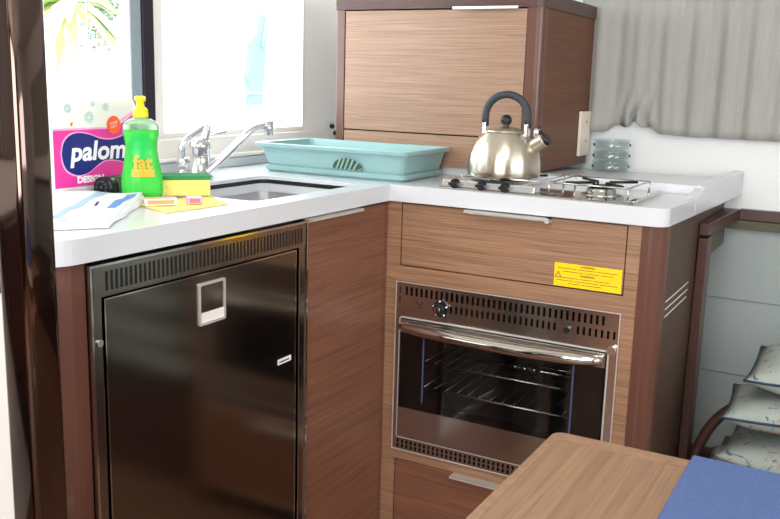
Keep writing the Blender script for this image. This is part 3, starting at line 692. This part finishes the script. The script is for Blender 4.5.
b = NB(); box(b, .56, 2.4, .62, .66, 0, .195); struct('baseboard_back', b, 'dark_lacquer')

# bench with cushions
be = thing('bench', (1.2, .25, 0), 'brown bench seat under the pile of cushions beyond the table', 'bench')
b = NB(); box(b, .665, 2.2, .06, .61, 0, .256, .004); obj('seat_box', b, 'dark_lacquer', be)
b = NB(); tube(b, [(.632, .34, .20), (.634, .34, .27), (.650, .345, .335), (.680, .35, .392), (.725, .355, .430), (.79, .36, .445)], .016, 12, sb=.75); obj('end_hoop', b, 'dark_lacquer', be)

def cushion(cx, cy, z0, hx, hy, th, rot, label, seed, piped=True):
    t = thing('scatter_cushion', (cx, cy, z0), label, 'cushion', 'printed cushions stacked on the bench')
    rnd = random.Random(seed); b = NB(); n = 22; top, bot = [], []
    Rm = Matrix.Rotation(rot, 3, 'Z'); p1, p2 = rnd.uniform(0, 6), rnd.uniform(0, 6)
    def P(u, v, s):
        pin = 1 - .025 * (1 - abs(u) ** 2) * (abs(v) ** 6) ; pin2 = 1 - .025 * (1 - abs(v) ** 2) * (abs(u) ** 6)
        h = (max(0, 1 - abs(u) ** 3.2) * max(0, 1 - abs(v) ** 3.2)) ** .55
        x, y = u * hx * pin2, v * hy * pin
        sag = .012 * math.sin(u * 2.2 + p1) + .010 * math.sin(v * 2 + p2)
        lift = .004 * (abs(u) * abs(v)) ** 3
        return Rm @ Vector((x, y, 0)) + Vector((cx, cy, z0 + th / 2 + sag * .5 + lift + s * th / 2 * h * (1 + .05 * math.sin(u * 9 + p2))))
    for s, g in ((1, top), (-1, bot)):
        for i in range(n + 1):
            row = []
            for j in range(n + 1):
                u, v = -1 + 2 * i / n, -1 + 2 * j / n
                if s < 0 and (i in (0, n) or j in (0, n)): row.append(top[i][j])
                else: row.append(b.verts.new(P(u, v, s)))
            g.append(row)
    for g in (top, bot):
        for i in range(n):
            for j in range(n):
                f = b.faces.new((g[i][j], g[i + 1][j], g[i + 1][j + 1], g[i][j + 1])); f.smooth = True
    obj('cover', b, 'cushion', t)
    if not piped: return
    b = NB(); loop = [(-1 + 2 * i / 24, -1) for i in range(25)] + [(1, -1 + 2 * i / 24) for i in range(1, 25)] + [(1 - 2 * i / 24, 1) for i in range(1, 25)] + [(-1, 1 - 2 * i / 24) for i in range(1, 25)]
    tube(b, [P(u, v, 0) for u, v in loop], .0026, 6, smooth_path=False); obj('piping', b, 'piping', t)
cushion(.918, .265, .2620, .245, .145, .086, R(3), 'lowest cushion of the printed pile, on the bench', 1, False)
cushion(.950, .255, .3480, .235, .140, .086, R(-2), 'second cushion from the bottom of the printed pile', 2, False)
cushion(.948, .240, .4340, .238, .130, .086, R(3), 'pale printed cushion with dark piping, second from the top of the pile', 3)
cushion(.985, .240, .5200, .235, .125, .090, R(0), 'topmost cushion of the printed pile, with dark piping', 4)

# ---------------------------------------------------------------- table in front
tb = thing('saloon_table', (1.1, -1.1, 0), 'wooden saloon table with rounded corner in the right foreground', 'table')
b = NB(); prism(b, rpoly(.613, 1.75, -1.55, -.637, .014), .652, .68); obj('tabletop', b, 'wood_table', tb, bevel=.003)
b = NB(); prism(b, rpoly(.613, 1.75, -1.55, -.637, .014), .6798, .6806, 0, holes=[rpoly(.624, 1.738, -1.538, -.662, .008)]); obj('edge_banding', b, 'band', tb)
b = NB(); lathe(b, (1.15, -1.1, 0), [(.16, 0), (.16, .012), (.045, .03), (.04, .05), (.04, .62), (.09, .65), (.09, .652)], 32); obj('pedestal', b, 'steel', tb)
b = NB(); box(b, .784, 1.60, -1.45, -.632, .6808, .687, .0025)
o = obj('table_mat', b, 'bluecloth', origin=(1.19, -1.04, .6808)); props(o, 'blue felt-like fabric mat lying on the right of the table', 'mat')

# ---------------------------------------------------------------- polished column at the left edge
po = thing('column', (.07, -1.04, 0), 'dark polished column running up the left edge of the view', 'column')
b = NB(); prism(b, rpoly(.074, .1240, -1.047, -1.0, .010, 6), 0, CEIL, smooth_side=True); obj('shaft', b, 'bronze', po)
b = NB(); box(b, -.16, .050, -.998, -.955, 0, .835, .003); struct('trim_5', b, 'white_trim')
# furniture on the far sides of the cabin, mirrored in the steel
b = NB(); box(b, -.496, -.10, -2.9, -1.35, 0, .42, .02); box(b, -.496, -.38, -2.9, -1.35, .42, .85, .02); o = obj('settee', b, 'dark_lacquer', origin=(-.3, -2.1, 0)); props(o, 'dark brown settee along the window wall behind the column', 'sofa')
curtain('side_curtain', 'gray curtain over the window wall behind the column', ((-.485, -2.9, 0), (-.485, -1.15, 0)), 1.62, lambda s: 1.0, amp=.012, wl=.06)

# ================================================================== THINGS ON THE WORKTOP
# dish rack
rk = thing('dish_rack', (-.18, .13, H), 'turquoise plastic dish drainer in the corner behind the sink', 'dish rack')
def rl(d0, z, x0=-.354, x1=.012, y0=.036, y1=.228, r=.014): return [Vector((x, y, z)) for x, y in rpoly(x0 - d0, x1 + d0, y0 - d0 * 1.05, y1 + d0 * .5, r, 5)]
b = NB(); loft(b, [rl(0, .9005), rl(.006, .906), rl(.008, .916), rl(.004, .9165), rl(-.004, .906), rl(-.02, .9045)], 0, False); obj('drip_tray', b, 'teal', rk)
b = NB(); loft(b, [rl(-.006, .9085), rl(.000, .912), rl(.014, .960), rl(.024, .9605), rl(.025, .968), rl(.022, .970), rl(.012, .969), rl(-.004, .918), rl(-.02, .914)], 0, False); bo = obj('basket', b, 'teal', rk)
fnr = lambda u, v, q: Vector((u, .0315 - q - (v - .912) * .305, v))
b = NB(); prism(b, [(-.123 - .040 * math.cos(R(a)), .9205 + .026 * math.sin(R(a))) for a in range(0, 181, 12)], -.0004, .0010, 0, fn=fnr)
sl_ = obj('drain_opening', b, 'dark_green', bo, label='dark half-round drain opening')
b = NB()
for i in range(6):
    x = -.153 + .0115 * i; top = .9205 + .026 * math.sqrt(max(0, 1 - ((x + .012 + .123) / .040) ** 2))
    prism(b, [(x - .0035, .9195), (x + .0005, .9195), (x + .017, top + .0015), (x + .013, top + .0015)], .0008, .0018, 0, fn=fnr)
obj('drain_bars', b, 'teal', bo)

# paper-towel pack
pk = thing('paper_towel_pack', (-.36, -.545, H), 'pack of paper towels in white and pink film beside the window', 'paper towels')
b = NB(); box(b, -.420, -.3010, -.660, -.434, H + .001, 1.079, .022, seg=4); o = obj('film_wrap', b, 'pack', pk, bevel=0)
for f in o.data.polygons: f.use_smooth = True
PX = -.3008
fp = lambda u, v, q: Vector((PX + q, u, v))
YA, YB_ = -.640, -.4545
b = NB(); pts = [(YA, .921), (YB_, .921), (YB_, 1.045), (-.468, 1.037), (-.50, 1.022), (YA, 1.022)]
prism(b, pts, 0, .0004, 0, fn=fp); obj('pink_band', b, 'magenta', pk)
b = NB(); prism(b, [(YA, 1.024), (-.515, 1.024), (-.49, 1.034), (YB_, 1.052), (YB_, 1.0465), (-.49, 1.0285), (-.51, 1.0205), (YA, 1.0205)], .0003, .0007, 0, fn=fp); obj('pale_stripe', b, 'pale_pink', pk)
def blob(k):
    c = []
    up = [(-.624, .972), (-.619, .988), (-.605, .999), (-.585, 1.0025), (-.560, .999), (-.535, .992), (-.510, .990), (-.490, .993), (-.470, .997), (-.462, .990)]
    dn = [(-.460, .972), (-.463, .955), (-.475, .952), (-.500, .957), (-.525, .958), (-.545, .951), (-.565, .941), (-.590, .938), (-.612, .946), (-.621, .958)]
    P = [Vector((x, .978 + (y - .970) * 1.15, 0)) for x, y in up + dn]; P = catmull(P + [P[0]], 4)[:-1]; cc = Vector((-.541, .978, 0))
    return [((p.x - cc.x) * (1 + k * .0) + cc.x + math.copysign(k, p.x - cc.x) * min(1, abs(p.x - cc.x) / .05), p.y + math.copysign(k, p.y - cc.y)) for p in P]
b = NB(); prism(b, blob(.0022), .0004, .0008, 0, fn=fp); obj('logo_outline', b, 'pale_pink', pk)
b = NB(); prism(b, blob(0), .0008, .0012, 0, fn=fp); obj('logo_panel', b, 'navy', pk)
b = NB(); text(b, 'paloma', .047, lambda u, v, q: Vector((PX + .0013, -.606 + u * 1.12, .967 + v)), bold=.0014, shear=.15); obj('logo_lettering', b, 'print_white', pk)
b = NB(); text(b, 'DESIGN', .0155, lambda u, v, q: Vector((PX + .0009, -.592 + u * 1.15, .9275 + v)), bold=.0009); obj('lettering', b, 'print_white', pk)
b = NB(); ang = [R(a) for a in range(0, 360, 15)]; prism(b, [(-.503 + .0165 * math.cos(a), 1.027 + .0165 * math.sin(a)) for a in ang], .0009, .0014, 0, fn=fp); ol = obj('round_badge', b, 'orange', pk)
b = NB()
for dz, s_, w_ in ((.003, 'SUPER', .0048), (-.0035, 'SOFT', .0048)): text(b, s_, w_ * 1.4, lambda u, v, q: Vector((PX + .0016, -.503 + u, 1.0255 + dz + v + u * .2)), align='CENTER')
obj('badge_lettering', b, 'print_white', ol)
b = NB()
for cy_, cz_, r_ in ((-.607, 1.058, .009), (-.560, 1.042, .012), (-.550, 1.066, .006), (-.520, 1.060, .008)):
    for k in range(7):
        a = k * 2 * PI / 7; c = (cy_ + r_ * .6 * math.cos(a), cz_ + r_ * .6 * math.sin(a))
        prism(b, [(c[0] + r_ * .33 * math.cos(q), c[1] + r_ * .33 * math.sin(q)) for q in ang[::3]], .0004, .0007, 0, fn=fp, holes=[[(c[0] + r_ * .2 * math.cos(q), c[1] + r_ * .2 * math.sin(q)) for q in ang[::3]]])
prism(b, [(-.603, 1.033), (-.596, 1.034), (-.600, 1.026)], .0004, .0007, 1, fn=fp)
obj('flower_print', b, ['pale_teal', 'orange'], pk)

# washing-up liquid
bx, by, br = -.1990, -.537, R(-50) + PI / 2
bt = thing('washing_up_liquid', (bx, by, H), 'green washing-up liquid bottle with yellow push cap', 'bottle')
bprof = [(.026, 0), (.0335, .003), (.0358, .012), (.0358, .030), (.0335, .050), (.0290, .072), (.0268, .086), (.0275, .100), (.0305, .113), (.0310, .121)]
b = NB(); lathe(b, (bx, by, H + .004), bprof + [(0, .1212)], 36, 0, 1, .55, rot=br); 
obj('liquid', b, 'soap', bt)
b = NB(); lathe(b, (bx, by, H + .1255), [(.0311, 0), (.0300, .008), (.0250, .014), (.0170, .018), (.010, .019), (.009, .023), (0, .0232)], 36, 0, 1, .55, rot=br); obj('shoulder', b, 'bottle_clear', bt)
b = NB(); lathe(b, (bx, by, H + .1455), [(.0130, 0), (.0135, .003), (.0125, .014), (.0095, .017), (.007, .019), (.0065, .027), (.0095, .029), (.0095, .035), (.0070, .037), (0, .0372)], 28); obj('push_cap', b, 'cap_yellow', bt)
def brad(z):
    for (r0, z0), (r1, z1) in zip(bprof, bprof[1:]):
        if z0 <= z <= z1: return r0 + (r1 - r0) * (z - z0) / (z1 - z0)
    return .0310
ea = Vector((math.cos(br), math.sin(br), 0)); eb = Vector((-math.sin(br), math.cos(br), 0))
if eb.dot(CAM - Vector((bx, by, H))) < 0: eb = -eb
def bl(off):
    def fn(u, v, q):
        r = brad(v) + off + q; s = max(-.98, min(.98, u / r)); return Vector((bx, by, H + .004 + v)) + ea * u + eb * (r * .55 + off) * math.sqrt(1 - s * s)
    return fn
def grid(b, u0, u1, v0, v1, fn, mi=0, n=10, m=6, mask=None):
    g = [[None] * (m + 1) for _ in range(n + 1)]
    for i in range(n):
        for j in range(m):
            uc, vc = u0 + (u1 - u0) * (i + .5) / n, v0 + (v1 - v0) * (j + .5) / m
            if mask and not mask(uc, vc): continue
            vs = []
            for a, c in ((i, j), (i + 1, j), (i + 1, j + 1), (i, j + 1)):
                if g[a][c] is None: g[a][c] = b.verts.new(fn(u0 + (u1 - u0) * a / n, v0 + (v1 - v0) * c / m, 0))
                vs.append(g[a][c])
            f = b.faces.new(vs); f.material_index = mi; f.smooth = True
b = NB(); grid(b, -.024, .024, .066, .116, bl(.0006), 0, 30, 30, mask=lambda u, v: (u / .0195) ** 2 + ((v - .092) / .024) ** 2 < 1); lb_ = obj('label_disc', b, 'label_green', bt)
b = NB(); grid(b, -.016, .022, .040, .053, bl(.0010), 0, 12, 4); obj('label_band', b, 'label_orange', bt)
b = NB()
f0 = bl(.0016)
text(b, 'fat', .031, lambda u, v, q: f0(u + .003, v + .055, 0), bold=.0007, align='CENTER'); obj('label_lettering', b, 'label_orange', bt)

# lying jar behind the towel
jr = thing('scourer_roll', (-.255, -.545, H), 'dark round roll with a green and white wrapper behind the towel', 'roll')
A = Vector((-.262, -.572, H + .0205)); B_ = Vector((-.268, -.470, H + .0205)); d = (B_ - A).normalized()
b = NB(); cyl(b, A, A + d * .022, .019, .0195, seg=28); obj('pad', b, 'black', jr)
b = NB(); cyl(b, A + d * .022, A + d * .055, .0198, seg=28); obj('green_sleeve', b, 'dark_green', jr)
b = NB(); cyl(b, A + d * .055, A + d * .078, .0198, seg=28); obj('white_sleeve', b, 'print_white', jr)
b = NB()
a_, b__ = frame_of(d)
for k in range(10):
    q = 2 * PI * k / 10; c = A - d * .0008 + a_ * .011 * math.cos(q) + b__ * .011 * math.sin(q); ball(b, c, .0032)
ball(b, A - d * .0008, .004); obj('wire_curls', b, 'rubber', jr)

# sponge, yellow cloth, little packets
yc = NB()
def sheet(b, quad, th, z0, n=14, mi=0, ripple=0, seed=1, smooth=True):
    q = [Vector((x, y, 0)) for x, y in quad]; rnd = random.Random(seed); p = [rnd.uniform(0, 6) for _ in range(4)]
    top, bot = [], []
    for i in range(n + 1):
        rt, rb_ = [], []
        for j in range(n + 1):
            u, v = i / n, j / n; c = (q[0] * (1 - u) + q[1] * u) * (1 - v) + (q[3] * (1 - u) + q[2] * u) * v
            r = ripple * (.5 + .5 * math.sin(u * 9 + p[0] + v * 3) * math.sin(v * 7 + p[1])) * (1)
            c2 = c + Vector((math.sin(v * 14 + p[2]), math.sin(u * 13 + p[3]), 0)) * ripple * .35
            rt.append(b.verts.new(c2 + Vector((0, 0, z0 + th + r)))); rb_.append(b.verts.new(c2 + Vector((0, 0, z0 + r * .2))))
        top.append(rt); bot.append(rb_)
    for i in range(n):
        for j in range(n):
            for g in (top, bot):
                f = b.faces.new((g[i][j], g[i + 1][j], g[i + 1][j + 1], g[i][j + 1])); f.material_index = mi; f.smooth = smooth
    for k in range(n):
        for a, c in (((k, 0), (k + 1, 0)), ((k, n), (k + 1, n)), ((0, k), (0, k + 1)), ((n, k), (n, k + 1))):
            b.faces.new((top[a[0]][a[1]], top[c[0]][c[1]], bot[c[0]][c[1]], bot[a[0]][a[1]])).material_index = mi
sheet(yc, [(-.058, -.630), (-.048, -.487), (-.150, -.420), (-.175, -.585)], .0018, H + .0004, ripple=.0012)
o = obj('cleaning_cloth', yc, 'ycloth', origin=(-.11, -.53, H)); props(o, 'flat yellow cleaning cloth under the sponge and small packets', 'cloth')
spx = thing('sponge', (-.168, -.455, H + .004), 'thick yellow kitchen sponge with a green scouring top', 'sponge')
Ms = Matrix.Translation((-.180, -.452, 0)) @ Matrix.Rotation(R(46), 4, 'Z')
b = NB(); prism(b, [(-.046, -.028), (.046, -.028), (.046, -.013), (.043, 0), (.046, .013), (.046, .028), (-.046, .028)], H + .0045, H + .034, fn=lambda u, v, q: Ms @ Vector((u, v, q))); obj('foam', b, 'sponge', spx, bevel=.002)
b = NB(); box(b, -.0465, .0465, -.0285, .0285, H + .034, H + .0415, .001, xf=Ms); obj('scouring_pad', b, 'scour', spx)
for (cx, cy, l, c1, lb2) in ((-.118, -.578, .052, 'label_peach', 'white packet with orange printing on the yellow cloth'), (-.088, -.528, .026, 'pinkish', 'small pinkish block beside the white and orange packet')):
    Mp = Matrix.Translation((cx, cy, 0)) @ Matrix.Rotation(R(50), 4, 'Z')
    t = thing('soap_packet' if l > .03 else 'small_block', (cx, cy, H + .0035), lb2, 'packet')
    b = NB(); box(b, -l / 2, l / 2, -.010, .010, H + .0035, H + .0155, .0015, xf=Mp); o = obj('box', b, 'print_white' if l > .03 else 'pale_pink', t)
    b = NB(); box(b, -l / 2 + .004, l / 2 - .004, -.0104, -.0098, H + .006, H + .013, xf=Mp)
    if l > .03: box(b, -l / 2, l / 2, -.0095, .0095, H + .0153, H + .0159, xf=Mp)
    obj('printing', b, c1, o)

# folded tea towel
tw = thing('folded_tea_towel', (-.16, -.73, H), 'folded white tea towel with blue stripes at the left worktop end', 'towel')
b = NB()
for k, (dx, dy, s) in enumerate(((.000, 0, 1), (-.006, .006, 1.0), (-.010, .010, 1.0), (-.016, .012, 1.0))):
    sheet(b, [(-.085 + dx, -.875 + dy), (-.022 + dx, -.785 + dy), (-.168 + dx, -.565 + dy), (-.315 + dx, -.640 + dy)], .0020, H + .0006 + k * .0036, n=24, ripple=.0055, seed=k + 3)
obj('folded_cloth', b, 'towel', tw)
def tsurf(u, v, k=3, dx=-.016, dy=.012, seed=6):
    q = [Vector((x, y, 0)) for x, y in ((-.085 + dx, -.875 + dy), (-.022 + dx, -.785 + dy), (-.168 + dx, -.565 + dy), (-.315 + dx, -.640 + dy))]
    rnd = random.Random(seed); p = [rnd.uniform(0, 6) for _ in range(4)]; ripple = .0055
    c = (q[0] * (1 - u) + q[1] * u) * (1 - v) + (q[3] * (1 - u) + q[2] * u) * v
    r = ripple * (.5 + .5 * math.sin(u * 9 + p[0] + v * 3) * math.sin(v * 7 + p[1]))
    return c + Vector((math.sin(v * 14 + p[2]), math.sin(u * 13 + p[3]), 0)) * ripple * .35 + Vector((0, 0, H + .0006 + k * .0036 + .0020 + r + .0006))
b = NB(); grid(b, .30, .40, .0, .96, lambda u, v, q: tsurf(u + v * .25, v), 0, 3, 20); obj('stripe', b, 'towel_blue', tw)
b = NB(); grid(b, .86, .97, .25, .9, lambda u, v, q: tsurf(u, v), 0, 3, 20); obj('stripe', b, 'towel_blue2', tw)
b = NB(); grid(b, .66, .70, .40, .55, lambda u, v, q: tsurf(u, v), 0, 2, 6); obj('printed_mark', b, 'navy', tw)
